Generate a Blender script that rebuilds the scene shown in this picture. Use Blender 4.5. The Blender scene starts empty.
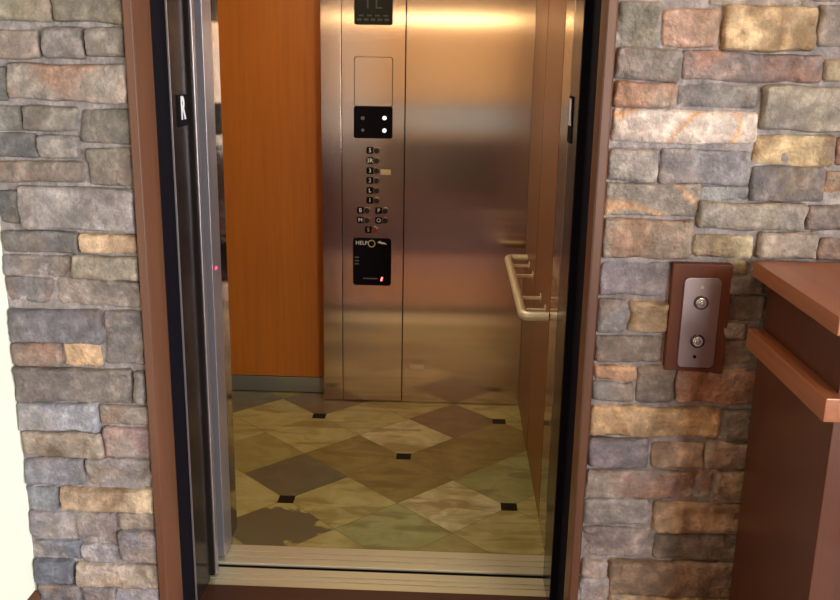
import bpy, bmesh, math, random
from mathutils import Vector, Matrix, noise

C = bpy.context.scene.collection
sc = bpy.context.scene
PI = math.pi

# ------------------------------------------------------------------ camera
YAW, PITCH, ROLL, FPX = -0.036, -0.255, 0.017, 904.134
cd = bpy.data.cameras.new('camera')
cam = bpy.data.objects.new('camera', cd); C.objects.link(cam)
fw = Vector((math.sin(YAW)*math.cos(PITCH), math.cos(YAW)*math.cos(PITCH), math.sin(PITCH)))
rt = Vector((math.cos(YAW), -math.sin(YAW), 0)); up = rt.cross(fw)
r2 = rt*math.cos(ROLL) + up*math.sin(ROLL); u2 = -rt*math.sin(ROLL) + up*math.cos(ROLL)
M = Matrix.Identity(4)
for i in range(3):
    M[i][0] = r2[i]; M[i][1] = u2[i]; M[i][2] = -fw[i]
M[0][3], M[1][3], M[2][3] = 0.0, -2.292, 1.64
cam.matrix_world = M
cd.sensor_width = 36; cd.lens = 36*FPX/840; cd.clip_start = 0.05
sc.camera = cam

# ------------------------------------------------------------------ world, daylight, exposure
sc.view_settings.view_transform = 'Standard'
sc.view_settings.look = 'None'
sc.view_settings.gamma = 1
sc.view_settings.use_curve_mapping = False
sc.view_settings.exposure = 0.12
w = bpy.data.worlds.new('world'); sc.world = w; w.use_nodes = True
w.node_tree.nodes['Background'].inputs[0].default_value = (0.80, 0.90, 1.0, 1)
w.node_tree.nodes['Background'].inputs[1].default_value = 2.0

def area(name, loc, rot, sx, sy, power, col, spread=PI):
    l = bpy.data.lights.new(name, 'AREA'); l.shape = 'RECTANGLE'; l.size = sx; l.size_y = sy
    l.energy = power; l.color = col; l.spread = spread
    o = bpy.data.objects.new(name, l); C.objects.link(o); o.location = loc; o.rotation_euler = rot
    return o
# daylight entering by the glazed entrance behind the camera (x 2.3..3.9 of the rear wall)
area('daylight', (3.1, -6.12, 1.45), (PI/2, 0, 0), 1.6, 2.0, 420, (0.80, 0.89, 1.0))
# daylight by the tall side window (right wall, y -4.6..-2.4)
area('daylight_side', (4.33, -3.5, 1.45), (0, PI/2, 0), 2.0, 2.1, 500, (0.76, 0.86, 1.0))

# ------------------------------------------------------------------ helpers
def s2l(c):
    c /= 255.0
    return c/12.92 if c <= 0.04045 else ((c+0.055)/1.055)**2.4
def rgb(r, g, b): return (s2l(r), s2l(g), s2l(b), 1)

def tag(o, label=None, cat=None, group=None, kind=None):
    if label: o['label'] = label
    if cat: o['category'] = cat
    if group: o['group'] = group
    if kind: o['kind'] = kind
    return o
def empty(name, loc, label, cat, group=None):
    o = bpy.data.objects.new(name, None); C.objects.link(o); o.location = loc; o.empty_display_size = .05
    return tag(o, label, cat, group)

class MB:
    """collects shapes in world coordinates, then links them as one mesh object"""
    def __init__(s): s.bm = bmesh.new()
    def merge(s, b):
        me = bpy.data.meshes.new('t'); b.to_mesh(me); b.free(); s.bm.from_mesh(me); bpy.data.meshes.remove(me)
    def box(s, x0, x1, y0, y1, z0, z1, bev=0.0, seg=2):
        b = bmesh.new(); bmesh.ops.create_cube(b, size=1)
        for v in b.verts: v.co = Vector((x0+(v.co.x+.5)*(x1-x0), y0+(v.co.y+.5)*(y1-y0), z0+(v.co.z+.5)*(z1-z0)))
        if bev: bmesh.ops.bevel(b, geom=b.edges[:], offset=bev, segments=seg, affect='EDGES', profile=.5)
        s.merge(b); return s
    def prism(s, pts, axis, a0, a1, bev=0.0):
        """pts: 2D outline; axis x: (y,z) y: (x,z) z: (x,y)"""
        def P(p, a):
            return Vector((a, p[0], p[1])) if axis == 'x' else Vector((p[0], a, p[1])) if axis == 'y' else Vector((p[0], p[1], a))
        b = bmesh.new()
        A = [b.verts.new(P(p, a0)) for p in pts]; B = [b.verts.new(P(p, a1)) for p in pts]
        b.faces.new(A); top = b.faces.new(B[::-1]); n = len(pts)
        for i in range(n): b.faces.new((A[i], B[i], B[(i+1) % n], A[(i+1) % n]))
        bmesh.ops.recalc_face_normals(b, faces=b.faces[:])
        if bev: bmesh.ops.bevel(b, geom=list(top.edges), offset=bev, segments=2, affect='EDGES', profile=.5)
        s.merge(b); return s
    def rplate(s, x0, x1, z0, z1, yb, yf, r, bev=0.0):
        s.prism(rr(x0, x1, z0, z1, r), 'y', yb, yf, bev); return s
    def cyl(s, c, axis, r, h, n=24, r2=None, bev=0.0):
        b = bmesh.new()
        bmesh.ops.create_cone(b, cap_ends=True, segments=n, radius1=r, radius2=r if r2 is None else r2, depth=h)
        if bev:
            es = [e for e in b.edges if abs(e.verts[0].co.z-h/2) < 1e-6 and abs(e.verts[1].co.z-h/2) < 1e-6]
            bmesh.ops.bevel(b, geom=es, offset=bev, segments=3, affect='EDGES', profile=.5)
        R = {'z': Matrix.Identity(3), 'x': Matrix.Rotation(PI/2, 3, 'Y'), 'y': Matrix.Rotation(PI/2, 3, 'X')}[axis]
        for v in b.verts: v.co = R @ v.co + Vector(c)
        s.merge(b); return s
    def tube(s, path, r, n=16):
        b = bmesh.new(); rings = []
        P = [Vector(p) for p in path]
        for i, p in enumerate(P):
            t = ((P[min(i+1, len(P)-1)]-P[max(i-1, 0)])).normalized()
            a = t.cross(Vector((0, 0, 1))).normalized(); c2 = a.cross(t)
            rings.append([b.verts.new(p + a*r*math.cos(2*PI*k/n) + c2*r*math.sin(2*PI*k/n)) for k in range(n)])
        for A, B in zip(rings, rings[1:]):
            for k in range(n): b.faces.new((A[k], A[(k+1) % n], B[(k+1) % n], B[k]))
        b.faces.new(rings[0]); b.faces.new(rings[-1][::-1])
        bmesh.ops.recalc_face_normals(b, faces=b.faces[:])
        s.merge(b); return s
    def build(s, name, mat, parent=None, smooth=True):
        me = bpy.data.meshes.new(name)
        bmesh.ops.recalc_face_normals(s.bm, faces=s.bm.faces[:])
        cs = [v.co for v in s.bm.verts]
        lo = Vector([min(c[i] for c in cs) for i in range(3)]); hi = Vector([max(c[i] for c in cs) for i in range(3)])
        org = Vector(((lo.x+hi.x)/2, (lo.y+hi.y)/2, lo.z))
        uv = s.bm.loops.layers.uv.new('UVMap')
        for f in s.bm.faces:
            n = f.normal
            for l in f.loops:
                c = l.vert.co
                l[uv].uv = (c.x, c.z) if abs(n.y) >= max(abs(n.x), abs(n.z)) else (c.y, c.z) if abs(n.x) >= abs(n.z) else (c.x, c.y)
        for v in s.bm.verts: v.co -= org
        s.bm.to_mesh(me); s.bm.free()
        o = bpy.data.objects.new(name, me); C.objects.link(o)
        me.materials.append(mat)
        if smooth:
            me.polygons.foreach_set('use_smooth', [True]*len(me.polygons))
            me.set_sharp_from_angle(angle=math.radians(38))
        wn = o.modifiers.new('wn', 'WEIGHTED_NORMAL'); wn.keep_sharp = True
        if parent is not None:
            o.parent = parent; o.location = org - world_loc(parent)
        else: o.location = org
        return o
def world_loc(o):
    l = Vector(o.location)
    while o.parent: o = o.parent; l += Vector(o.location)
    return l
def rr(x0, x1, z0, z1, r, n=6):
    pts = []
    for cx, cz, a in ((x1-r, z1-r, 0), (x0+r, z1-r, PI/2), (x0+r, z0+r, PI), (x1-r, z0+r, 3*PI/2)):
        for k in range(n+1):
            t = a + PI/2*k/n; pts.append((cx+r*math.cos(t), cz+r*math.sin(t)))
    return pts
def text(name, body, center, size, mat, parent, face='y', depth=.0006, ext=0.0, sx=1.0):
    """lettering standing in the plane of a wall: face 'y' looks to -y, 'x' looks to +x"""
    cu = bpy.data.curves.new('txt', 'FONT'); cu.body = body; cu.size = size; cu.align_x = 'CENTER'; cu.align_y = 'CENTER'
    cu.extrude = depth; cu.offset = ext
    t = bpy.data.objects.new('txt', cu); C.objects.link(t)
    me = bpy.data.meshes.new_from_object(t.evaluated_get(bpy.context.evaluated_depsgraph_get()))
    bpy.data.objects.remove(t)
    R = Matrix.Rotation(PI/2, 3, 'X')
    if face == 'x': R = Matrix.Rotation(PI/2, 3, 'Z') @ R
    if face == '-x': R = Matrix.Rotation(-PI/2, 3, 'Z') @ R
    for v in me.vertices: v.co = R @ Vector((v.co.x*sx, v.co.y, v.co.z))
    o = bpy.data.objects.new(name, me); C.objects.link(o); me.materials.clear(); me.materials.append(mat)
    o.parent = parent; o.location = Vector(center) - world_loc(parent)
    return o
def copy_tree(o, parent=None):
    c = o.copy(); C.objects.link(c)
    if parent is not None: c.parent = parent
    for ch in [x for x in bpy.data.objects if x.parent == o]: copy_tree(ch, c)
    return c

# ------------------------------------------------------------------ materials
def mat(name):
    m = bpy.data.materials.new(name); m.use_nodes = True
    return m, m.node_tree.nodes, m.node_tree.links, m.node_tree.nodes['Principled BSDF']
def plain(name, col, rough=.5, metal=0.0, coat=0.0, emit=0.0, ecol=None, spec=.5):
    m, N, L, b = mat(name)
    b.inputs['Base Color'].default_value = col; b.inputs['Roughness'].default_value = rough
    b.inputs['Metallic'].default_value = metal; b.inputs['Coat Weight'].default_value = coat
    b.inputs['Specular IOR Level'].default_value = spec
    if emit: b.inputs['Emission Strength'].default_value = emit; b.inputs['Emission Color'].default_value = ecol or col
    # faint wear so that nothing is perfectly uniform
    n = N.new('ShaderNodeTexNoise'); n.inputs['Scale'].default_value = 60; n.inputs['Detail'].default_value = 3
    t = N.new('ShaderNodeTexCoord'); L.new(t.outputs['Object'], n.inputs['Vector'])
    r = N.new('ShaderNodeMapRange'); r.inputs['To Min'].default_value = max(0, rough-.04); r.inputs['To Max'].default_value = rough+.04
    L.new(n.outputs['Fac'], r.inputs['Value']); L.new(r.outputs[0], b.inputs['Roughness'])
    return m
def ramp(N, stops):
    r = N.new('ShaderNodeValToRGB'); e = r.color_ramp.elements
    e[0].position, e[0].color = stops[0]; e[1].position, e[1].color = stops[-1]
    for p, c in stops[1:-1]:
        k = e.new(p); k.color = c
    return r
def brushed(name, col, rough=.3, aniso=.8, bump=.02, col2=None):
    m, N, L, b = mat(name)
    b.inputs['Metallic'].default_value = 1; b.inputs['Anisotropic'].default_value = aniso
    tg = N.new('ShaderNodeTangent'); tg.direction_type = 'UV_MAP'; L.new(tg.outputs[0], b.inputs['Tangent'])
    t = N.new('ShaderNodeTexCoord'); mp = N.new('ShaderNodeMapping'); mp.inputs['Scale'].default_value = (700, 700, 3)
    n = N.new('ShaderNodeTexNoise'); n.inputs['Scale'].default_value = 1; n.inputs['Detail'].default_value = 2
    L.new(t.outputs['Object'], mp.inputs['Vector']); L.new(mp.outputs[0], n.inputs['Vector'])
    cr = ramp(N, [(.3, tuple(c*.94 for c in col[:3])+(1,)), (.7, col)])
    L.new(n.outputs['Fac'], cr.inputs[0]); L.new(cr.outputs[0], b.inputs['Base Color'])
    mr = N.new('ShaderNodeMapRange'); mr.inputs['To Min'].default_value = rough*.9; mr.inputs['To Max'].default_value = rough*1.1
    L.new(n.outputs['Fac'], mr.inputs['Value']); L.new(mr.outputs[0], b.inputs['Roughness'])
    return m
def wood(name, ca, cb, rough=.4, coat=.2, axis='z', scale=1.0, spec=.5):
    m, N, L, b = mat(name)
    t = N.new('ShaderNodeTexCoord'); mp = N.new('ShaderNodeMapping')
    sc_ = {'z': (60, 60, 2.2), 'y': (60, 2.2, 60), 'x': (2.2, 60, 60)}[axis]
    mp.inputs['Scale'].default_value = tuple(v*scale for v in sc_)
    L.new(t.outputs['Object'], mp.inputs['Vector'])
    n = N.new('ShaderNodeTexNoise'); n.inputs['Scale'].default_value = 1; n.inputs['Detail'].default_value = 4; n.inputs['Distortion'].default_value = .6
    L.new(mp.outputs[0], n.inputs['Vector'])
    n2 = N.new('ShaderNodeTexNoise'); n2.inputs['Scale'].default_value = 3; L.new(t.outputs['Object'], n2.inputs['Vector'])
    mx = N.new('ShaderNodeMath'); mx.operation = 'MULTIPLY_ADD'; mx.inputs[1].default_value = .35; L.new(n2.outputs['Fac'], mx.inputs[0]); L.new(n.outputs['Fac'], mx.inputs[2])
    r = ramp(N, [(.45, ca), (.9, cb)]); L.new(mx.outputs[0], r.inputs[0]); L.new(r.outputs[0], b.inputs['Base Color'])
    b.inputs['Roughness'].default_value = rough; b.inputs['Coat Weight'].default_value = coat; b.inputs['Coat Roughness'].default_value = .15
    b.inputs['Specular IOR Level'].default_value = spec
    return m

STEEL = brushed('brushed_steel', (.60, .49, .41, 1), .15, 1.0)
JAMBSTEEL = plain('dark_polished_steel', (.014, .010, .009, 1), .2, 0, spec=.1)
MIRROR = brushed('mirror_steel', (.42, .36, .31, 1), .10, .3)
EDGESTEEL = plain('bright_edge_steel', (.46, .42, .47, 1), .32, .8)
SILL = plain('aluminium_sill', (.74, .71, .55, 1), .34, .6)
KICK = brushed('grey_kick_steel', (.42, .44, .38, 1), .35, .5)
RAILM = plain('satin_rail_metal', (.80, .72, .54, 1), .38, .5)
CHROME = plain('chrome', (.8, .78, .75, 1), .12, 1)
PLATEM = brushed('call_plate_steel', (.42, .33, .33, 1), .38, .5)
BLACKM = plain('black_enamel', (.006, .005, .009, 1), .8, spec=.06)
BLACKG = plain('black_gloss', (.006, .006, .006, 1), .35, spec=.2)
DARKGAP = plain('dark_void', (.004, .003, .003, 1), .8)
WHITEP = plain('white_marking', (.8, .8, .82, 1), .5)
CREAMP = plain('cream_tag', (.62, .52, .32, 1), .5)
ORANGEW = wood('orange_wood_laminate', rgb(146, 78, 10), rgb(160, 88, 15), .38, .12)
REDW = wood('red_brown_panel', rgb(120, 74, 30), rgb(134, 84, 36), .34, 0, spec=.3)
CASEW = wood('brown_casing', rgb(92, 58, 41), rgb(103, 66, 47), .42, .15)
COUNTW = wood('counter_wood_top', rgb(140, 84, 54), rgb(160, 98, 62), .38, .25, 'y')
COUNTB = wood('counter_wood_body', rgb(74, 36, 18), rgb(86, 44, 22), .4, .2)
BACKW = wood('call_backer_wood', rgb(88, 48, 34), rgb(100, 57, 40), .5, 0, spec=.2)
TANW = plain('tan_plaster', rgb(150, 120, 88), .8)
GREYBAND = plain('pale_band', rgb(206, 202, 192), .7)
RUGM = plain('added_rug_plum', rgb(70, 30, 38), .95)
PLASTER = plain('cream_plaster', rgb(244, 245, 230), .8)

def stone_mat():
    m, N, L, b = mat('ledge_stone')
    a = N.new('ShaderNodeVertexColor'); a.layer_name = 'Col'
    t = N.new('ShaderNodeTexCoord')
    n = N.new('ShaderNodeTexNoise'); n.inputs['Scale'].default_value = 28; n.inputs['Detail'].default_value = 8; n.inputs['Roughness'].default_value = .65
    L.new(t.outputs['Object'], n.inputs['Vector'])
    r = ramp(N, [(.28, (.62, .62, .62, 1)), (.5, (1.08, 1.08, 1.08, 1)), (.70, (2.0, 1.96, 1.9, 1))]); L.new(n.outputs['Fac'], r.inputs[0])
    mx = N.new('ShaderNodeMixRGB'); mx.blend_type = 'MULTIPLY'; mx.inputs[0].default_value = .85
    L.new(a.outputs['Color'], mx.inputs[1]); L.new(r.outputs[0], mx.inputs[2]); L.new(mx.outputs[0], b.inputs['Base Color'])
    n3 = N.new('ShaderNodeTexNoise'); n3.inputs['Scale'].default_value = 90; n3.inputs['Detail'].default_value = 6; L.new(t.outputs['Object'], n3.inputs['Vector'])
    bp = N.new('ShaderNodeBump'); bp.inputs['Strength'].default_value = .9; bp.inputs['Distance'].default_value = .006
    ad = N.new('ShaderNodeMath'); ad.operation = 'ADD'; L.new(n3.outputs['Fac'], ad.inputs[0]); L.new(n.outputs['Fac'], ad.inputs[1])
    L.new(ad.outputs[0], bp.inputs['Height']); L.new(bp.outputs[0], b.inputs['Normal'])
    b.inputs['Roughness'].default_value = .62; b.inputs['Specular IOR Level'].default_value = .35
    return m
STONE = stone_mat()

# ------------------------------------------------------------------ stone veneer walls
random.seed(7)
def clamp(v): return max(0.0, min(1.0, v))
def stone_wall(name, stones, backs, org):
    verts = []; faces = []; cols = []
    for (x0, x1, z0, z1, r, g, b, fl) in stones:
        hw, hh = (x1-x0)/2, (z1-z0)/2; cx, cz = (x0+x1)/2, (z0+z1)/2
        nu = max(6, int(hw*2/.0065)); nv = max(6, int(hh*2/.0065))
        sd = Vector((random.uniform(0, 99), random.uniform(0, 99), random.uniform(0, 99)))
        x0 -= .0045; x1 += .0045; z0 -= .0035; z1 += .0035; hw, hh = (x1-x0)/2, (z1-z0)/2
        mn = (r+g+b)/3; r, g, b = (mn+(c_-mn)*(.62 if fl == 'G' or r-b > 30 else .72) for c_ in (r*1.0, g*.975, b*1.0))
        face = random.uniform(-.016, .004); tx = random.uniform(-.006, .006); tz = random.uniform(-.008, .003)
        mv = random.choice(((150, 128, 112), (118, 102, 98), (156, 146, 138), (134, 112, 92), (96, 90, 92)))
        kk = .45*mn/125+.55; third = Vector([s2l(min(235, c_*kk)) for c_ in mv])
        base = len(verts)
        lin = Vector((s2l(r), s2l(g), s2l(b)))
        if fl == 'G': alt = Vector((s2l(r*.72), s2l(g*.68), s2l(b*.64)))
        elif fl == 'R': alt = Vector((s2l(min(255, r*1.05)), s2l(g*.91), s2l(b*.83)))
        elif fl == 'V': alt = Vector((s2l(205), s2l(152), s2l(104)))
        else:
            k = random.choice((.82, .86, 1.16)); alt = Vector((s2l(r*k), s2l(g*k*1.0), s2l(b*k*random.uniform(.94, 1.06))))
        for j in range(nv+1):
            for i in range(nu+1):
                # denser sampling close to the edges
                u = math.sin((i/nu*2-1)*PI/2*.94)/math.sin(PI/2*.94); v = math.sin((j/nv*2-1)*PI/2*.94)/math.sin(PI/2*.94)
                e = max(0, abs(u)*hw-(hw-.012))/.012; f = max(0, abs(v)*hh-(hh-.010))/.010
                q = math.hypot(e, f); k = 1.0 if q <= 1 else 1.0/q
                xx = math.copysign((min(abs(u)*hw, hw-.012)+.012*e*k), u); zz = math.copysign((min(abs(v)*hh, hh-.010)+.010*f*k), v)
                p = Vector((cx+xx, 0, cz+zz))
                w1 = noise.noise(p*22+sd)*.0065; w2 = noise.noise(p*11-sd)*.0065; w3 = noise.noise(p*4+sd*2)*.006
                ed = clamp(q) 
                px = p.x + w1*clamp(abs(u))*(1.0) ; pz = p.z + (w2+w3)*abs(v)
                y = face + tx*u + tz*v + noise.noise(p*16+sd)*.008 + abs(noise.noise(p*38+sd))*.009 + noise.noise(p*95+sd)*.0022
                y = y + (0.020-face)*(1-math.sqrt(max(0, 1-ed**3)))
                verts.append((px-org.x, y-org.y, pz-org.z))
                q1 = clamp(.5+1.6*noise.noise(p*9+sd*1.7)+.6*noise.noise(p*30+sd))
                if fl == 'V': q1 = clamp(1-abs(noise.noise(p*7+sd*1.3)+.1)*14)
                elif fl in ('R', 'G'): q1 = clamp(q1*1.3-.25)
                else: q1 *= .8
                c = lin.lerp(alt, q1)
                q2 = clamp(1.5*noise.noise(p*6.5-sd*1.1)+.7*noise.noise(p*24-sd)+.1)
                c = c.lerp(third, .6*q2)
                cols.append((c.x, c.y, c.z, 1))
        for j in range(nv):
            for i in range(nu):
                a = base+j*(nu+1)+i; faces.append((a, a+1, a+nu+2, a+nu+1))
    mort = (s2l(136), s2l(127), s2l(127), 1)
    for (x0, x1, z0, z1) in backs:                                   # lumpy mortar bed
        nu = max(2, int((x1-x0)/.02)); nv = max(2, int((z1-z0)/.02)); base = len(verts)
        for j in range(nv+1):
            for i in range(nu+1):
                x = x0+(x1-x0)*i/nu; z = z0+(z1-z0)*j/nv
                verts.append((x-org.x, .010+noise.noise(Vector((x*25, 3, z*25)))*.004-org.y, z-org.z)); cols.append(mort)
        for j in range(nv):
            for i in range(nu):
                a = base+j*(nu+1)+i; faces.append((a, a+1, a+nu+2, a+nu+1))
        b2 = len(verts)                                              # solid wall behind the veneer
        for (X, Y, Z) in ((x0, .02, z0), (x1, .02, z0), (x1, .02, z1), (x0, .02, z1), (x0, .14, z0), (x1, .14, z0), (x1, .14, z1), (x0, .14, z1)):
            verts.append((X-org.x, Y-org.y, Z-org.z)); cols.append(mort)
        for q in ((0, 1, 2, 3), (5, 4, 7, 6), (4, 0, 3, 7), (1, 5, 6, 2), (3, 2, 6, 7), (4, 5, 1, 0)): faces.append(tuple(b2+k for k in q))
    me = bpy.data.meshes.new(name); me.from_pydata(verts, [], faces); me.update()
    ca = me.color_attributes.new('Col', 'FLOAT_COLOR', 'POINT')
    ca.data.foreach_set('color', [x for c in cols for x in c])
    me.polygons.foreach_set('use_smooth', [True]*len(me.polygons)); me.set_sharp_from_angle(angle=math.radians(60))
    me.materials.append(STONE)
    o = bpy.data.objects.new(name, me); C.objects.link(o); o.location = org
    o['kind'] = 'structure'
    return o
PALETTE = [(125, 118, 108), (132, 122, 110), (118, 114, 114), (138, 122, 108), (112, 108, 108), (146, 134, 118), (185, 155, 110), (150, 118, 96), (122, 120, 126)]
def fill(x0, x1, z0, z1, keep):
    out = []; z = z0
    while z < z1-.02:
        h = random.uniform(.058, .1); h = h if z+h < z1-.03 else z1-z
        x = x0
        while x < x1-.01:
            wd = random.uniform(.1, .3); wd = wd if x+wd < x1-.07 else x1-x
            a, b, c, d = x, x+wd-.01, z, z+h-.01
            ok = True
            for k in keep:
                if a < k[1] and b > k[0] and c < k[3] and d > k[2]:
                    ov = (min(d, k[3])-max(c, k[2]))
                    if ov > .0:
                        if k[3]-c < .03: c = k[3]+.008
                        elif d-k[2] < .03: d = k[2]-.008
                        else: ok = False
            if ok and d-c > .03:
                col = random.choice(PALETTE); out.append((a, b, c, d)+col+(random.choice(('', 'R', 'G' if col[0] > 180 else '')),))
            x += wd
        z += h
    return out
STONES = [
    (-1.142, -1.001, 1.727, 1.804, 130, 120, 100, ''), (-0.994, -0.824, 1.727, 1.807, 135, 122, 100, ''), (-1.187, -1.04, 1.641, 1.708, 142, 120, 106, ''),
    (-1.03, -0.929, 1.643, 1.71, 115, 108, 102, ''), (-0.919, -0.824, 1.645, 1.714, 125, 115, 103, ''), (-1.187, -1.133, 1.532, 1.618, 100, 98, 92, ''),
    (-1.128, -0.824, 1.536, 1.626, 130, 118, 108, 'R'), (-1.187, -1.103, 1.458, 1.523, 115, 112, 105, ''), (-1.093, -0.961, 1.46, 1.52, 118, 108, 96, ''),
    (-0.95, -0.824, 1.436, 1.52, 106, 99, 90, ''), (-1.187, -1.073, 1.39, 1.453, 105, 103, 98, ''), (-1.066, -0.959, 1.393, 1.448, 118, 112, 108, ''),
    (-1.187, -0.956, 1.327, 1.383, 125, 110, 98, 'R'), (-0.942, -0.824, 1.324, 1.421, 130, 121, 108, ''), (-1.187, -1.132, 1.223, 1.307, 100, 98, 98, ''),
    (-1.128, -0.824, 1.207, 1.317, 124, 117, 114, ''), (-1.184, -0.981, 1.148, 1.202, 112, 108, 102, ''), (-0.974, -0.824, 1.15, 1.198, 190, 150, 105, 'G'),
    (-1.187, -1.008, 1.078, 1.137, 115, 108, 106, 'R'), (-1.0, -0.824, 1.077, 1.139, 158, 143, 118, ''), (-1.187, -1.062, 1.005, 1.071, 112, 106, 106, 'R'),
    (-1.052, -0.824, 1.0, 1.074, 140, 125, 114, ''), (-1.187, -0.937, 0.895, 0.988, 112, 108, 114, ''), (-0.931, -0.824, 0.839, 0.991, 124, 116, 116, ''),
    (-1.183, -1.056, 0.828, 0.894, 128, 112, 106, 'R'), (-1.044, -0.948, 0.832, 0.903, 195, 150, 100, 'G'), (-1.187, -0.866, 0.724, 0.823, 128, 117, 106, ''),
    (-0.856, -0.824, 0.73, 0.82, 125, 118, 110, ''), (-1.187, -0.967, 0.64, 0.717, 118, 120, 134, ''), (-0.961, -0.824, 0.664, 0.72, 130, 120, 110, 'R'),
    (-1.183, -0.962, 0.559, 0.634, 148, 128, 108, 'G'), (-0.953, -0.824, 0.563, 0.655, 128, 118, 124, 'R'), (-1.187, -1.019, 0.478, 0.552, 120, 120, 130, ''),
    (-1.005, -0.824, 0.479, 0.559, 134, 125, 122, ''), (-1.187, -1.098, 0.39, 0.468, 122, 128, 136, ''), (-1.087, -0.824, 0.401, 0.469, 185, 155, 115, 'G'),
    (-1.187, -1.07, 0.305, 0.388, 115, 110, 120, ''), (-1.053, -0.94, 0.298, 0.39, 130, 118, 116, ''), (-0.927, -0.824, 0.341, 0.398, 150, 132, 114, ''),
    (-0.93, -0.824, 0.242, 0.338, 128, 124, 132, ''), (-1.185, -1.047, 0.242, 0.3, 108, 114, 126, ''), (-1.045, -0.937, 0.234, 0.292, 132, 126, 132, ''),
    (-1.187, -1.073, 0.16, 0.238, 104, 110, 126, ''), (-1.063, -0.824, 0.158, 0.233, 170, 150, 134, ''), (-1.179, -1.06, 0.068, 0.158, 112, 114, 126, ''),
    (-1.054, -0.959, 0.073, 0.153, 118, 118, 128, ''), (-0.954, -0.824, 0.068, 0.158, 124, 124, 134, ''), (0.384, 0.486, 1.687, 1.793, 130, 125, 112, ''),
    (0.493, 0.624, 1.692, 1.779, 180, 135, 110, ''), (0.636, 0.853, 1.688, 1.789, 196, 160, 106, 'G'), (0.862, 1.003, 1.696, 1.791, 150, 130, 110, ''),
    (0.384, 0.539, 1.608, 1.683, 138, 128, 120, ''), (0.547, 0.881, 1.612, 1.678, 142, 116, 106, 'R'), (0.887, 1.018, 1.614, 1.668, 135, 115, 90, ''),
    (0.384, 0.536, 1.548, 1.605, 152, 128, 108, 'R'), (0.541, 0.731, 1.549, 1.606, 122, 118, 112, ''), (0.75, 0.983, 1.496, 1.601, 156, 144, 122, ''),
    (0.384, 0.74, 1.463, 1.54, 198, 180, 164, 'V'), (0.736, 0.933, 1.414, 1.485, 200, 165, 104, 'G'), (0.941, 1.045, 1.415, 1.483, 170, 110, 80, ''),
    (0.384, 0.504, 1.363, 1.445, 154, 145, 136, ''), (0.514, 0.733, 1.362, 1.446, 130, 127, 128, ''), (0.743, 0.92, 1.322, 1.404, 116, 112, 118, ''),
    (0.925, 1.058, 1.33, 1.393, 165, 115, 70, 'G'), (0.384, 0.618, 1.278, 1.359, 132, 121, 108, 'V'), (0.619, 0.738, 1.321, 1.356, 128, 128, 126, ''),
    (0.619, 0.883, 1.249, 1.315, 128, 120, 112, ''), (0.886, 1.069, 1.249, 1.31, 120, 105, 98, ''), (0.384, 0.605, 1.172, 1.268, 132, 120, 106, 'R'),
    (0.614, 0.762, 1.18, 1.234, 188, 170, 122, 'G'), (0.777, 0.922, 1.176, 1.243, 146, 130, 114, ''), (0.931, 1.08, 1.172, 1.229, 135, 103, 86, ''),
    (0.384, 0.561, 1.066, 1.156, 122, 114, 118, ''), (0.384, 0.456, 0.969, 1.059, 122, 120, 122, ''), (0.466, 0.564, 0.97, 1.053, 185, 152, 108, 'G'),
    (0.708, 0.756, 1.129, 1.17, 165, 145, 102, ''), (0.71, 0.804, 1.079, 1.124, 125, 112, 100, ''), (0.706, 0.811, 1.007, 1.073, 125, 112, 98, ''),
    (0.702, 0.766, 0.962, 1.0, 140, 120, 98, ''), (0.703, 0.824, 0.884, 0.955, 128, 110, 90, ''), (0.384, 0.554, 0.883, 0.954, 135, 120, 106, ''),
    (0.384, 0.494, 0.834, 0.873, 200, 145, 100, 'G'), (0.384, 0.49, 0.775, 0.828, 130, 125, 120, ''), (0.501, 0.593, 0.776, 0.877, 125, 112, 102, ''),
    (0.604, 0.834, 0.784, 0.871, 150, 112, 88, 'R'), (0.384, 0.727, 0.678, 0.761, 205, 160, 100, 'G'), (0.738, 0.847, 0.678, 0.761, 135, 118, 95, ''),
    (0.384, 0.543, 0.584, 0.669, 108, 100, 108, ''), (0.555, 0.691, 0.59, 0.66, 175, 140, 110, 'G'), (0.7, 0.857, 0.589, 0.665, 145, 122, 100, ''),
    (0.384, 0.724, 0.491, 0.575, 145, 124, 112, 'R'), (0.735, 0.867, 0.492, 0.581, 150, 125, 92, ''), (0.384, 0.558, 0.409, 0.485, 145, 138, 132, ''),
    (0.578, 0.877, 0.401, 0.486, 185, 142, 95, 'G'), (0.384, 0.565, 0.307, 0.403, 160, 138, 128, ''), (0.583, 0.887, 0.315, 0.389, 128, 112, 92, ''),
    (0.384, 0.457, 0.248, 0.298, 160, 140, 128, ''), (0.384, 0.462, 0.168, 0.245, 150, 146, 144, ''), (0.468, 0.898, 0.196, 0.306, 155, 122, 90, ''),
    (0.469, 0.909, 0.106, 0.192, 200, 155, 98, 'G'), (0.384, 0.465, 0.077, 0.165, 130, 125, 122, ''),
]

LEFTS = [s for s in STONES if s[1] < 0]; RIGHTS = [s for s in STONES if s[1] > 0]
LX, RX = -.820, .380
H = 2.6
left = LEFTS + fill(-1.187, LX-.002, 0, .10, LEFTS) + fill(-1.187, LX-.002, 1.812, H, LEFTS)
right = RIGHTS + fill(RX+.004, .80, 0, .13, RIGHTS) + fill(RX+.004, 1.14, 1.79, H, RIGHTS) + fill(1.145, 2.2, 1.1, H, RIGHTS)
stone_wall('wall_elevator_left', left, [(-1.19, LX, 0, H)], Vector((-1.0, 0, 0)))
stone_wall('wall_elevator_right', right, [(RX, 4.2, 0, H)], Vector((.9, 0, 0)))
stone_wall('wall_elevator_above', fill(LX, RX, 2.165, H, []), [(LX, RX, 2.16, H)], Vector((-.2, 0, 2.16)))

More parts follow.
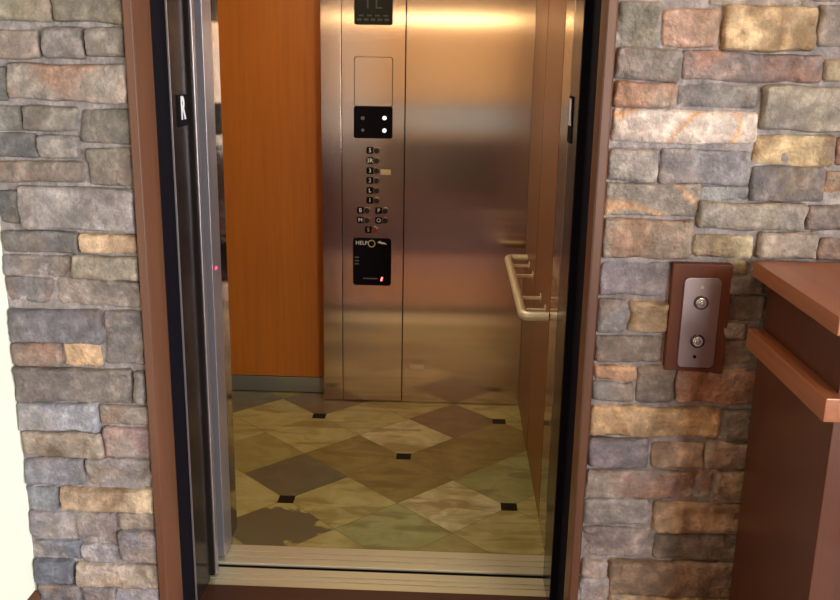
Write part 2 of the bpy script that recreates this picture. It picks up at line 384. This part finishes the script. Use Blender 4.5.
# ------------------------------------------------------------------ lobby shell
def struct(name, mb, m): return tag(mb.build(name, m), kind='structure')
def tile_floor_mat():
    m, N, L, b = mat('lobby_floor')
    t = N.new('ShaderNodeTexCoord'); n = N.new('ShaderNodeTexNoise'); n.inputs['Scale'].default_value = 5; n.inputs['Detail'].default_value = 6
    L.new(t.outputs['Object'], n.inputs['Vector'])
    r = ramp(N, [(.3, rgb(92, 34, 20)), (.7, rgb(132, 52, 32))]); L.new(n.outputs['Fac'], r.inputs[0]); L.new(r.outputs[0], b.inputs['Base Color'])
    b.inputs['Roughness'].default_value = .25; b.inputs['Coat Weight'].default_value = .4
    return m
LOBBYF = tile_floor_mat()
struct('floor', MB().box(-1.3, 4.3, -6.3, .27, -.12, 0), LOBBYF)
struct('ceiling', MB().box(-1.3, 4.3, -6.3, .14, H, H+.1), TANW)
struct('wall_left', MB().box(-1.29, -1.19, -1.5, .14, 0, H), PLASTER)
struct('wall_left_rear', MB().box(-1.29, -1.19, -6.3, -1.5, 0, H), TANW)
struct('wall_right', MB().box(4.2, 4.3, -6.3, -4.6, 0, H).box(4.2, 4.3, -2.4, .14, 0, H).box(4.2, 4.3, -4.6, -2.4, 2.5, H).box(4.2, 4.3, -4.6, -2.4, 0, .4), TANW)
wb = MB().box(-1.19, 2.3, -6.1, -6.0, 0, .74).box(-1.19, 2.3, -6.1, -6.0, 1.16, H).box(-1.19, -.9, -6.1, -6.0, .74, 1.16).box(1.3, 2.3, -6.1, -6.0, .74, 1.16).box(3.9, 4.2, -6.1, -6.0, 0, H).box(2.3, 3.9, -6.1, -6.0, 2.5, H).box(2.3, 3.9, -6.1, -6.0, 0, .4)
struct('wall_rear', wb, plain('golden_wall_paint', rgb(222, 188, 140), .8))
wf3 = MB().box(-.9, 1.3, -6.08, -6.0, .74, .77, .003).box(-.9, 1.3, -6.08, -6.0, 1.13, 1.16, .003)
for xx in (-.9, .19, 1.27): wf3.box(xx, xx+.03, -6.08, -6.0, .77, 1.13, .003)
win3 = struct('window_3', wf3, CASEW)
tag(MB().box(-1.1, 3.2, -5.6, -1.75, 0, .012, .003).build('added_rug', RUGM), 'unseen dark plum rug added to darken the reflection in the steel', 'rug')  # unseen rug, added so that the steel mirrors a dark band
struct('trim_1', MB().box(-1.188, 2.28, -6.0, -5.975, 0, .70, .004), plain('dark_plum_paint', rgb(44, 22, 26), .7))
wf = MB()
for x0, x1 in ((2.3, 2.36), (3.07, 3.13), (3.84, 3.9)): wf.box(x0, x1, -6.08, -6.02, .4, 2.5, .004)
wf.box(2.3, 3.9, -6.08, -6.02, .4, .46, .004).box(2.3, 3.9, -6.08, -6.02, 2.44, 2.5, .004)
win = struct('window_1', wf, CASEW)
def glass_mat(tint=1.0):
    m, N, L, b = mat('window_glass')
    tr = N.new('ShaderNodeBsdfTransparent'); tr.inputs[0].default_value = (tint, tint*.97, tint*.9, 1); gl = N.new('ShaderNodeBsdfGlossy'); gl.inputs['Roughness'].default_value = .02
    mx = N.new('ShaderNodeMixShader'); fr = N.new('ShaderNodeFresnel'); fr.inputs[0].default_value = 1.45
    L.new(fr.outputs[0], mx.inputs[0]); L.new(tr.outputs[0], mx.inputs[1]); L.new(gl.outputs[0], mx.inputs[2])
    L.new(mx.outputs[0], N['Material Output'].inputs[0])
    return m
MB().box(2.36, 3.84, -6.055, -6.049, .46, 2.44).build('pane', glass_mat(), win)
MB().box(-.87, 1.27, -6.055, -6.049, .77, 1.13).build('pane', glass_mat(.6), win3)
wf = MB()
for y0, y1 in ((-4.6, -4.54), (-3.53, -3.47), (-2.46, -2.4)): wf.box(4.22, 4.28, y0, y1, .4, 2.5, .004)
wf.box(4.22, 4.28, -4.6, -2.4, .4, .46, .004).box(4.22, 4.28, -4.6, -2.4, 2.44, 2.5, .004)
win2 = struct('window_2', wf, CASEW)
MB().box(4.249, 4.255, -4.54, -2.46, .46, 2.44).build('pane', glass_mat(), win2)
struct('baseboard_left', MB().prism([(-1.19, 0), (-1.172, 0), (-1.172, .115), (-1.180, .135), (-1.19, .14)], 'y', -6.0, -.002), CASEW)

# hoistway behind the wall: dark pockets that hold the open doors
struct('wall_hoistway', MB().box(-1.5, -.83, .14, .27, 0, 2.35).box(.42, .9, .14, .27, 0, 2.35).box(-1.5, .9, .20, .62, -.4, -.3).box(-1.5, .9, .20, .272, -.4, -.02).box(-1.5, .9, .537, .62, -.4, -.06)
       .box(-1.56, -1.5, .14, 2.2, -.3, 2.5).box(.9, .96, .14, 2.2, -.3, 2.5), DARKGAP)
# casing round the opening (outer flat + splayed inner face), then black reveal
JL, JR, JT = -.772, .348, 2.10
def casing(s, xo, xi):
    return [(xo, .02), (xo, -.018), (xo+s*.004, -.022), (xo+s*.022, -.022), (xo+s*.026, -.018), (xi, .022), (xi, .05), (xo, .05)]
struct('trim_2', MB().prism(casing(1, -.818, JL), 'z', 0, JT+.045), CASEW)
struct('trim_3', MB().prism(casing(-1, .378, JR), 'z', 0, JT+.045), CASEW)
struct('trim_4', MB().box(JL+.001, JR-.001, -.02, .05, JT, JT+.045, .004), CASEW)
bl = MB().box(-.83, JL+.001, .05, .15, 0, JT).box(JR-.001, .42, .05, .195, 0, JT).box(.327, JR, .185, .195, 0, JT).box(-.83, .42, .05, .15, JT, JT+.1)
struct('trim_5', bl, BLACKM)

# landing door frame (polished dark steel jambs)
dfr = empty('landing_door_frame', (-.21, .2, 0), 'dark polished steel frame lining the elevator doorway', 'door frame')
XL, XR = -.762, .326
MB().box(-.83, XL, .15, .302, 0, JT, .002).build('jamb', JAMBSTEEL, dfr)
MB().box(-.7655, XL+.0015, .1485, .1515, 0, JT, .0005).build('edge_bead', EDGESTEEL, dfr)
MB().box(XR, .42, .196, .385, 0, JT, .002).build('jamb', JAMBSTEEL, dfr)
MB().box(-.83, .42, .15, .302, JT, JT+.06).build('head', JAMBSTEEL, dfr)
# doors, slid open into their pockets
def leaf(name, x0, x1, y0, y1, edge, label, side):
    t = empty(name, ((x0+x1)/2, (y0+y1)/2, 0), label, 'elevator door', 'open elevator door leaves')
    MB().box(x0, x1, y0, y1, .008, JT-.02, .002).build('door_panel', JAMBSTEEL if side == 'd' else EDGESTEEL, t)
    mb = MB()
    s = 1 if edge == x1 else -1
    if side == 'c':
        for k, yy in enumerate((y0+.004, y0+.034, y0+.068)):
            mb.tube([(edge+s*.004, yy+.008, .012), (edge+s*.004, yy+.008, JT-.03)], .009, 10)
    else:
        mb.box(min(edge, edge+s*.006), max(edge, edge+s*.006), y0+.006, y1-.02, .01, JT-.03, .002)
    mb.build('edge_strip', EDGESTEEL, t)
    return t
leaf('elevator_door', -1.38, -.752, .318, .372, -.752, 'dark landing door leaf slid open into the left side of the doorway', 'd')
leaf('elevator_door', .340, .88, .388, .408, .340, 'dark landing door leaf slid open into the right side of the doorway', 'd')
lc = leaf('elevator_door', -1.38, -.748, .437, .540, -.748, 'silver ribbed car door edge standing at the left of the doorway', 'c')
leaf('elevator_door', .352, .88, .437, .540, .352, 'car door edge standing at the right of the doorway', 'd')
# small glowing red block on the car door edge
MB().box(-.7405, -.7385, .44, .452, 1.008, 1.016).build('red_block', plain('glowing_red', (.9, .02, .05, 1), .4, emit=6, ecol=(1, .02, .08, 1)), lc)

struct('trim_6', MB().box(JL, JR, .12, .273, .0005, .005, .001), plain('dark_saddle', rgb(62, 30, 18), .45))
# sills
def sill(name, y0, y1, grooves, label):
    t = empty(name, (-.21, (y0+y1)/2, -.03), label, 'sill', 'elevator door sills')
    pts = [(y0, -.008), (y0, -.002), (y0+.002, 0)]
    for g in grooves: pts += [(g-.004, 0), (g-.004, -.005), (g+.004, -.005), (g+.004, 0)]
    pts += [(y1-.002, 0), (y1, -.002), (y1, -.008)]
    MB().box(-1.3, .88, y0+.004, y1-.002, -.05, -.0085).build('apron', DARKGAP, t)  # near-black colour puts the shade of the sill gap into the apron
    MB().prism(pts, 'x', -1.3, .88).build('grooved_plate', SILL, t, False)
    return t
sill('door_sill', .275, .388, [.318, .345], 'grooved metal landing sill in front of the dark gap')
sill('door_sill', .414, .535, [.455, .49], 'grooved metal car sill behind the gap, edging the marble floor')

# ------------------------------------------------------------------ elevator cab
def marble(name, ca, cb, cc, vein=.3, stain=None):
    m, N, L, b = mat(name)
    t = N.new('ShaderNodeTexCoord')
    n = N.new('ShaderNodeTexNoise'); n.inputs['Scale'].default_value = 7; n.inputs['Detail'].default_value = 8; n.inputs['Distortion'].default_value = 1.4
    L.new(t.outputs['Object'], n.inputs['Vector'])
    mp = N.new('ShaderNodeMapping'); mp.inputs['Rotation'].default_value = (0, 0, random.uniform(0, 3)); mp.inputs['Scale'].default_value = (3, 11, 3); mp.inputs['Location'].default_value = (random.uniform(0, 9), 0, 0)
    L.new(t.outputs['Object'], mp.inputs['Vector'])
    n2 = N.new('ShaderNodeTexNoise'); n2.inputs['Scale'].default_value = 1.2; n2.inputs['Detail'].default_value = 6; n2.inputs['Distortion'].default_value = .8
    L.new(mp.outputs[0], n2.inputs['Vector'])
    r = ramp(N, [(.38, ca), (.62, cb)]); L.new(n.outputs['Fac'], r.inputs[0])
    r2_ = ramp(N, [(.5, (0, 0, 0, 1)), (.62, (1, 1, 1, 1))]); L.new(n2.outputs['Fac'], r2_.inputs[0])
    mu = N.new('ShaderNodeMath'); mu.operation = 'MULTIPLY'; mu.inputs[1].default_value = vein; L.new(r2_.outputs[0], mu.inputs[0])
    mx = N.new('ShaderNodeMixRGB'); L.new(mu.outputs[0], mx.inputs[0]); L.new(r.outputs[0], mx.inputs[1]); mx.inputs[2].default_value = cc
    last = mx
    if stain:
        # a dark cloud of the marble that fills most of this tile with a ragged edge
        sx, sy, rx, ry = stain
        g = N.new('ShaderNodeMapping'); g.vector_type = 'POINT'; g.inputs['Location'].default_value = (-sx/rx, -sy/ry, 0); g.inputs['Scale'].default_value = (1/rx, 1/ry, 0)
        L.new(t.outputs['Object'], g.inputs['Vector'])
        ln = N.new('ShaderNodeVectorMath'); ln.operation = 'LENGTH'; L.new(g.outputs[0], ln.inputs[0])
        n4 = N.new('ShaderNodeTexNoise'); n4.inputs['Scale'].default_value = 14; n4.inputs['Detail'].default_value = 6; L.new(t.outputs['Object'], n4.inputs['Vector'])
        ma = N.new('ShaderNodeMath'); ma.operation = 'MULTIPLY_ADD'; ma.inputs[1].default_value = 1.6; L.new(n4.outputs['Fac'], ma.inputs[0]); L.new(ln.outputs['Value'], ma.inputs[2])
        rs = ramp(N, [(.82, (1, 1, 1, 1)), (.88, (0, 0, 0, 1))])
        dv = N.new('ShaderNodeMath'); dv.operation = 'MULTIPLY'; dv.inputs[1].default_value = .5; L.new(ma.outputs[0], dv.inputs[0]); L.new(dv.outputs[0], rs.inputs[0])
        m2 = N.new('ShaderNodeMixRGB'); L.new(rs.outputs[0], m2.inputs[0]); L.new(mx.outputs[0], m2.inputs[1]); m2.inputs[2].default_value = rgb(98, 92, 68)
        last = m2
    L.new(last.outputs[0], b.inputs['Base Color'])
    b.inputs['Roughness'].default_value = .3; b.inputs['Coat Weight'].default_value = .15; b.inputs['Coat Roughness'].default_value = .1
    return m
MT = {
 'L': marble('marble_light', rgb(162, 152, 96), rgb(178, 169, 114), rgb(132, 116, 66), .75),
 'G': marble('marble_green', rgb(138, 138, 88), rgb(156, 155, 104), rgb(116, 108, 62), .75),
 'P': marble('marble_veined', rgb(170, 160, 112), rgb(206, 198, 156), rgb(140, 120, 70), .8),
 'M': marble('marble_tan', rgb(124, 108, 56), rgb(140, 124, 70), rgb(106, 90, 46), .7),
 'O': marble('marble_olive', rgb(138, 130, 76), rgb(152, 144, 90), rgb(122, 112, 62), .4),
 'D': marble('marble_dark', rgb(96, 92, 70), rgb(108, 104, 80), rgb(88, 82, 60), .4),
 'B': marble('marble_brown', rgb(104, 86, 60), rgb(118, 98, 70), rgb(100, 74, 42), .4),
}
MT['S'] = marble('marble_stained', rgb(162, 152, 96), rgb(178, 169, 114), rgb(132, 116, 66), .75, (-.03, -.215, .24, .16))
GROUT = plain('grout', rgb(120, 110, 70), .7)
DOT = plain('black_inset', rgb(16, 12, 9), .5, spec=.2)
TILES = {(0, -1): 'S', (2, -1): 'G', (4, -1): 'L', (-1, 0): 'L', (1, 0): 'L', (3, 0): 'P', (0, 1): 'D', (2, 1): 'M', (4, 1): 'G',
         (-1, 2): 'O', (1, 2): 'M', (3, 2): 'M', (-2, 3): 'L', (0, 3): 'L', (2, 3): 'P', (4, 3): 'M', (-1, 4): 'L', (1, 4): 'L', (3, 4): 'B',
         (-2, 5): 'D', (0, 5): 'B', (2, 5): 'L', (4, 5): 'L', (-2, 1): 'L', (-3, 4): 'G', (5, 0): 'L', (5, 2): 'G', (5, 4): 'L'}
def cab_floor():
    ox, oy, h = -.619, .881, .215
    X0, X1, Y0, Y1 = -1.30, .36, .535, 2.07
    me = bpy.data.meshes.new('floor_elevator'); keys = list(MT)
    bm = bmesh.new()
    def clip(poly, f):
        out = []
        for a, b in zip(poly, poly[1:]+poly[:1]):
            fa, fb = f(a), f(b)
            if fa >= 0: out.append(a)
            if fa*fb < 0:
                t = fa/(fa-fb); out.append((a[0]+(b[0]-a[0])*t, a[1]+(b[1]-a[1])*t))
        return out
    def clipall(poly):
        for f in (lambda p: p[0]-X0, lambda p: X1-p[0], lambda p: p[1]-Y0, lambda p: Y1-p[1]):
            poly = clip(poly, f)
            if len(poly) < 3: return None
        return poly
    g = .0012
    for j in range(-4, 8):
        for i in range(-6, 7):
            if (i+j) % 2 == 0: continue
            cx, cy, r = ox+i*h, oy+j*h, h-g*1.4
            poly = clipall([(cx-r, cy), (cx, cy-r), (cx+r, cy), (cx, cy+r)])
            if not poly: continue
            vs = [bm.verts.new((x, y, .0)) for x, y in poly]; f = bm.faces.new(vs)
            f.material_index = keys.index(TILES.get((i, j), random.choice('LLGMO')))
    def flat(poly, z, mi):
        poly = clipall(poly)
        if poly: bm.faces.new([bm.verts.new((x, y, z)) for x, y in poly]).material_index = mi
    flat([(X0, Y0), (X1, Y0), (X1, Y1), (X0, Y1)], -.0008, len(keys))
    for j in range(-4, 8, 2):
        for i in range(-6, 8, 2):
            if (i % 4 == 0) == (j % 4 == 0):
                cx, cy, r = ox+i*h, oy+j*h, .031
                flat([(cx-r, cy-r), (cx+r, cy-r), (cx+r, cy+r), (cx-r, cy+r)], .0006, len(keys)+1)
    for v, b in (((X0, Y0), 0),): pass
    geo = bmesh.ops.create_cube(bm, size=1)['verts']
    for v in geo: v.co = Vector((X0+(v.co.x+.5)*(X1-X0), Y0+(v.co.y+.5)*(Y1-Y0), -.05+(v.co.z+.5)*.048))
    for v in geo:
        for f in v.link_faces: f.material_index = len(keys)
    org = Vector((ox, oy, 0))
    for v in bm.verts: v.co -= org
    for f in bm.faces:
        if f.normal.z < 0 and len(f.verts) and abs(f.verts[0].co.z) < .002: f.normal_flip()
    bm.normal_update()
    bm.to_mesh(me); bm.free()
    for k in keys: me.materials.append(MT[k])
    me.materials.append(GROUT); me.materials.append(DOT)
    o = bpy.data.objects.new('floor_elevator', me); C.objects.link(o); o.location = org; o['kind'] = 'structure'
cab_floor()

CH = 2.32
YB = 1.96
SW = brushed('side_steel', (.55, .47, .38, 1), .25, .6)
struct('ceiling_elevator', MB().box(-1.36, .42, .56, 2.12, CH, CH+.05), plain('cab_ceiling', rgb(190, 165, 120), .5))
struct('wall_elevator_side_left', MB().box(-1.36, -1.30, .56, 2.12, -.05, CH), ORANGEW)
struct('wall_elevator_side_right', MB().box(.366, .42, .56, 2.12, -.05, CH), DARKGAP)
struct('wall_elevator_front', MB().box(-1.30, -.757, .565, .655, 0, CH, .002).box(.346, .366, .565, .785, 0, CH, .002).box(-.757, .346, .565, .60, 2.08, CH, .002), MIRROR)
struct('wall_elevator_back', MB().box(-1.30, .366, 2.075, 2.12, -.05, CH).box(-.612, .366, YB+.012, 2.075, 0, CH), DARKGAP)

# steel cladding left and right of the control column
p1 = tag(MB().box(-.626, -.533, YB-.001, YB+.011, .003, CH-.003, .0015).box(-.626, -.614, YB+.011, 2.07, .003, CH-.003).build('steel_wall_panel', STEEL),
    'narrow brushed steel wall strip between the orange wood panel and the control column', 'wall panel')
p2 = tag(MB().box(-.235, .345, YB-.001, YB+.011, .003, CH-.003, .0015).build('steel_wall_panel', STEEL),
    'wide brushed steel wall panel right of the button column', 'wall panel')
wp = empty('wood_wall_panel', (-.96, 2.06, 0), 'orange wood rear wall panel above a grey metal kick plate', 'wall panel')
MB().box(-1.295, -.632, 2.058, 2.073, .085, CH-.003, .001).build('wood_face', ORANGEW, wp)
MB().box(-1.295, -.632, 2.050, 2.073, .004, .083, .001).build('kick_plate', KICK, wp)
for (y0, y1, lb) in ((1.386, YB-.004, 'glossy wood side wall panel nearest the steel rear wall, behind the handrail'),
                     (.79, 1.372, 'glossy wood side wall panel nearest the door opening, behind the handrail')):
    tag(MB().box(.345, .364, y0, y1, .012, CH-.003, .001).build('side_wall_panel', REDW), lb, 'wall panel', 'glossy side wall panels')

# handrail on the right side wall
hr = empty('handrail', (.30, 1.3, .785), 'satin metal handrail on the right side wall of the elevator', 'handrail')
path = []
rx, zz, yn, yf, rad = .254, .785, .80, 1.80, .03
path.append((.344, yn, zz))
for k in range(7):
    a = PI/2*k/6; path.append((rx+rad-rad*math.sin(a), yn+rad-rad*math.cos(a), zz))
for k in range(7):
    a = PI/2*k/6; path.append((rx+rad-rad*math.cos(a), yf-rad+rad*math.sin(a), zz))
path.append((.344, yf, zz))
MB().tube(path, .0165, 16).build('rail', RAILM, hr)
for yy in (1.68, 1.48, 1.10, .92):
    b = MB().box(rx-.002, .343, yy-.007, yy+.007, zz-.016, zz-.004, .002).cyl((.3425, yy, zz-.01), 'x', .02, .003)
    b.build('bracket', RAILM, hr)

# ------------------------------------------------------------------ control column
cp = empty('elevator_control_panel', (-.385, YB, .0), 'tall brushed steel column of floor buttons with black displays', 'control panel')
F = YB-.004
MB().box(-.529, -.239, F, YB+.011, .006, CH-.003, .0012).build('column_face', STEEL, cp)
GREENT = plain('dim_green_display', rgb(38, 48, 40), .4, emit=.03, ecol=rgb(80, 110, 80))
d = MB().rplate(-.471, -.297, 1.808, 1.985, F, F-.006, .01, .002).build('position_display', BLACKG, cp)
text('display_digit', '1', (-.410, F-.0065, 1.90), .07, GREENT, d)
text('display_digit', 'L', (-.362, F-.0065, 1.90), .07, GREENT, d)
mk = MB()
for k in range(5): mk.box(-.458+k*.031, -.437+k*.031, F-.0068, F-.006, 1.826, 1.836)
for k in range(4): mk.box(-.45+k*.037, -.428+k*.037, F-.0068, F-.006, 1.845, 1.852)
mk.build('display_marks', GREENT, d)
# blank cabinet door outline and the black indicator plate below it
bp_ = MB().rplate(-.473, -.294, 1.447, 1.670, F, F-.0008, .012).build('blank_door_shadow_gap', plain('seam_dark', (.10, .07, .045, 1), .6), cp)
MB().rplate(-.4695, -.2975, 1.450, 1.6665, F-.0006, F-.0022, .010, .0006).build('blank_door', STEEL, cp)
bq = MB().rplate(-.474, -.294, 1.303, 1.448, F, F-.005, .01, .002).build('indicator_plate', BLACKM, cp)
GREYL = plain('grey_lamp', rgb(96, 100, 92), .4); WHITEL = plain('white_lamp', (.9, .92, .95, 1), .3, emit=1.0, ecol=(.9, .95, 1, 1))
for x, z, m, n_ in ((-.432, 1.395, GREYL, .009), (-.432, 1.340, GREYL, .007), (-.331, 1.397, WHITEL, .0095), (-.331, 1.340, WHITEL, .0095)):
    MB().cyl((x, F-.0065, z), 'y', n_, .004, 16).build('indicator_lamp', m, bq)
# floor buttons: a black label tile and a domed button beside it
BTN = plain('dark_button', (.02, .016, .015, 1), .2); RING = plain('button_ring', (.35, .28, .24, 1), .25, 1)
REDL = plain('red_button', (.20, .02, .02, 1), .3)
def floor_button(x, z, ch, red=False):
    bt = MB().rplate(x-.030, x+.004, z-.0155, z+.0155, F, F-.004, .007, .001).build('floor_button', BLACKM, cp)
    MB().cyl((x+.018, F-.004, z), 'y', .0165, .008, 20, bev=.0015).build('button_ring', RING, bt)
    MB().cyl((x+.018, F-.0065, z), 'y', .0125, .010, 20, bev=.002).build('button_cap', REDL if red else BTN, bt)
    text('button_label', ch, (x-.013, F-.0046, z), .026, WHITEP if not red else CREAMP, bt)
zs = [1.247, 1.200, 1.153, 1.107, 1.060, 1.013]
for z, ch in zip(zs, ['5', '3R', '3', '2', 'L', '1']): floor_button(-.385, z, ch)
for z, a, b in ((.965, 'B', 'P'), (.918, 'M', 'O')): floor_button(-.430, z, a); floor_button(-.343, z, b)
floor_button(-.392, .872, 'S', True)
MB().box(-.348, -.300, F-.0018, F, 1.135, 1.160, .0006).build('cream_tag', CREAMP, cp)
# emergency telephone plate
ph = MB().rplate(-.479, -.295, .600, .832, F, F-.006, .014, .002).build('emergency_phone', BLACKM, cp)
text('phone_lettering', 'HELP', (-.437, F-.0066, .808), .026, WHITEP, ph)
rg = MB()
for k in range(24):
    a, b = 2*PI*k/24, 2*PI*(k+1)/24
    rg.prism([(-.389+.018*math.cos(a), .806+.018*math.sin(a)), (-.389+.018*math.cos(b), .806+.018*math.sin(b)), (-.389+.014*math.cos(b), .806+.014*math.sin(b)), (-.389+.014*math.cos(a), .806+.014*math.sin(a))], 'y', F-.006, F-.0068)
rg.build('phone_emblem', CREAMP, ph, False)
MB().prism([(-.362, .812), (-.350, .820), (-.338, .814), (-.325, .812), (-.315, .803), (-.325, .804), (-.338, .805), (-.350, .808)], 'y', F-.006, F-.0068).build('phone_symbol', WHITEP, ph, False)
mk = MB()
for k in range(3): mk.box(-.470, -.450, F-.0064, F-.006, .735-k*.016, .740-k*.016)
mk.build('phone_side_marks', GREYL, ph, False)
mk = MB().box(-.430, -.36, F-.0064, F-.006, .632, .637).build('phone_base_line', GREYL, ph, False)
MB().prism([(-.346, .624), (-.338, .624), (-.333, .642), (-.341, .642)], 'y', F-.006, F-.0075).build('red_call_light', plain('red_call', (.9, .05, .05, 1), .4, emit=5, ecol=(1, .12, .10, 1)), ph)
# small cream patch low on the steel
tag(MB().rplate(-.196, -.126, .176, .199, YB-.001, YB-.003, .004).build('small_patch', plain('pale_patch', (.85, .72, .55, 1), .5)), 'small cream patch low on the wide steel wall panel', 'label')

# floor number plates on the jambs
pl = empty('floor_plate', (XL, .243, 1.47), 'black floor plate with a white R on the left door jamb', 'sign')
MB().box(XL, XL+.003, .198, .292, 1.462, 1.548, .001).build('plate_face', BLACKM, pl)
text('plate_letter', 'R', (XL+.0035, .243, 1.509), .085, WHITEP, pl, 'x', .0005, .003, .8)
pr = empty('floor_plate', (XR, .335, 1.43), 'dark floor plate with a pale marking on the right door jamb', 'sign')
MB().box(XR-.003, XR, .300, .384, 1.430, 1.560, .001).build('plate_face', BLACKM, pr)
text('plate_letter', 'R', (XR-.0035, .342, 1.512), .095, WHITEP, pr, '-x', .0005, .005, .8)

# ------------------------------------------------------------------ call station on the stone
cs = empty('call_station', (.64, -.03, .875), 'hall call station with two round buttons on a brown wood backer', 'call buttons')
MB().box(.563, .716, -0.0140, .02, .872, 1.160, .004).build('wood_backer', BACKW, cs)
pt_ = MB().rplate(.594, .688, .884, 1.124, -0.0140, -0.0200, .014, .0015).build('steel_plate', PLATEM, cs)
for z in (1.060, .957):
    hb = MB().cyl((.640, -0.0225, z), 'y', .0185, .006, 28, bev=.002).build('call_button', plain('ring_dark', (.10, .08, .07, 1), .25, 1), pt_)
    MB().cyl((.640, -0.0250, z), 'y', .0135, .006, 24, bev=.0015).build('button_bezel', CHROME, hb)
    MB().cyl((.640, -0.0275, z), 'y', .008, .006, 20, bev=.003).build('button_cap', plain('cap', (.55, .5, .45, 1), .2, 1), hb)
MB().cyl((.640, -0.0205, 1.100), 'y', .0045, .003, 12).build('plate_screw', CREAMP, pt_)
MB().cyl((.637, -0.0205, .914), 'y', .0045, .003, 12).build('plate_screw', BLACKM, pt_)

# ------------------------------------------------------------------ reception counter
rc = empty('reception_counter', (1.3, -.27, 0), 'red brown wooden counter built against the stone wall', 'counter')
CY0, CX1 = -.515, 1.9
MB().box(.794, CX1, CY0, -.030, 0, .944, .003).build('counter_body', COUNTB, rc)
MB().box(.803, CX1, CY0+.012, -.030, .944, 1.132).build('upper_body', COUNTB, rc)
MB().box(.764, CX1+.03, CY0-.03, -.012, 1.132, 1.172, .003).build('counter_top', COUNTW, rc)
MB().box(.765, CX1+.03, CY0-.018, -.020, .944, .997, .004).build('ledge_moulding', COUNTW, rc)

# ------------------------------------------------------------------ lamps of the place and added ones
def downlight(name, x, y, z, r, power, col, label, group, ang=150):
    t = empty(name, (x, y, z), label, 'ceiling light', group)
    MB().cyl((x, y, z-.004), 'z', r+.015, .008, 28).build('trim_ring', CHROME, t)
    MB().cyl((x, y, z-.010), 'z', r, .005, 28).build('lens', plain('lamp_lens', (1, .9, .7, 1), .4, emit=power*.35, ecol=col+(1,)), t)
    l = bpy.data.lights.new('bulb', 'SPOT'); l.energy = power; l.color = col; l.shadow_soft_size = r; l.spot_size = math.radians(ang); l.spot_blend = .8
    o = bpy.data.objects.new('bulb', l); C.objects.link(o); o.parent = t; o.location = (0, 0, -.03)
cl = empty('ceiling_light', (-.47, 1.25, CH), 'warm square diffuser light in the elevator ceiling', 'ceiling light')
MB().box(-1.0, .06, .80, 1.70, CH-.03, CH-.001, .004).build('light_frame', CHROME, cl)
MB().box(-.98, .04, .82, 1.68, CH-.036, CH-.029).build('diffuser', plain('cab_diffuser', (1, .9, .7, 1), .4, emit=4.3, ecol=(1, .79, .46, 1)), cl)
for x, y, ww in ((.55, -.45, 'right in front of the call buttons'), (-.3, -1.2, 'in front of the elevator door'), (1.8, -1.2, 'beyond the wooden counter'), (-.4, -5.3, 'added to brighten the left end of the rear wall'), (.8, -5.3, 'added to brighten the middle of the rear wall')):  # last two are added to brighten the rear wall mirrored in the steel
    downlight('ceiling_light', x, y, H, .06, 85 if x == -.3 else 22, (1.0, .70, .42), 'warm round downlight in the lobby ceiling %s' % ww, 'lobby downlights', 62 if x == -.3 else 150)
# long warm lamp on the lobby ceiling that streaks across the steel
lt = empty('linear_light', (.0, -5.2, H), 'long warm linear lamp hung at the rear of the lobby', 'ceiling light')
MB().box(-1.15, 1.6, -5.28, -5.12, 2.18, 2.30, .005).build('lamp_housing', CHROME, lt)
MB().box(-1.13, 1.58, -5.115, -5.10, 2.14, 2.20, .003).build('diffuser', plain('lamp_diffuser', (1, .9, .7, 1), .4, emit=20, ecol=(1, .66, .32, 1)), lt)
for x in (-1.0, 1.45): MB().cyl((x, -5.2, 2.45), 'z', .008, .3, 10).build('hanger_rod', CHROME, lt)
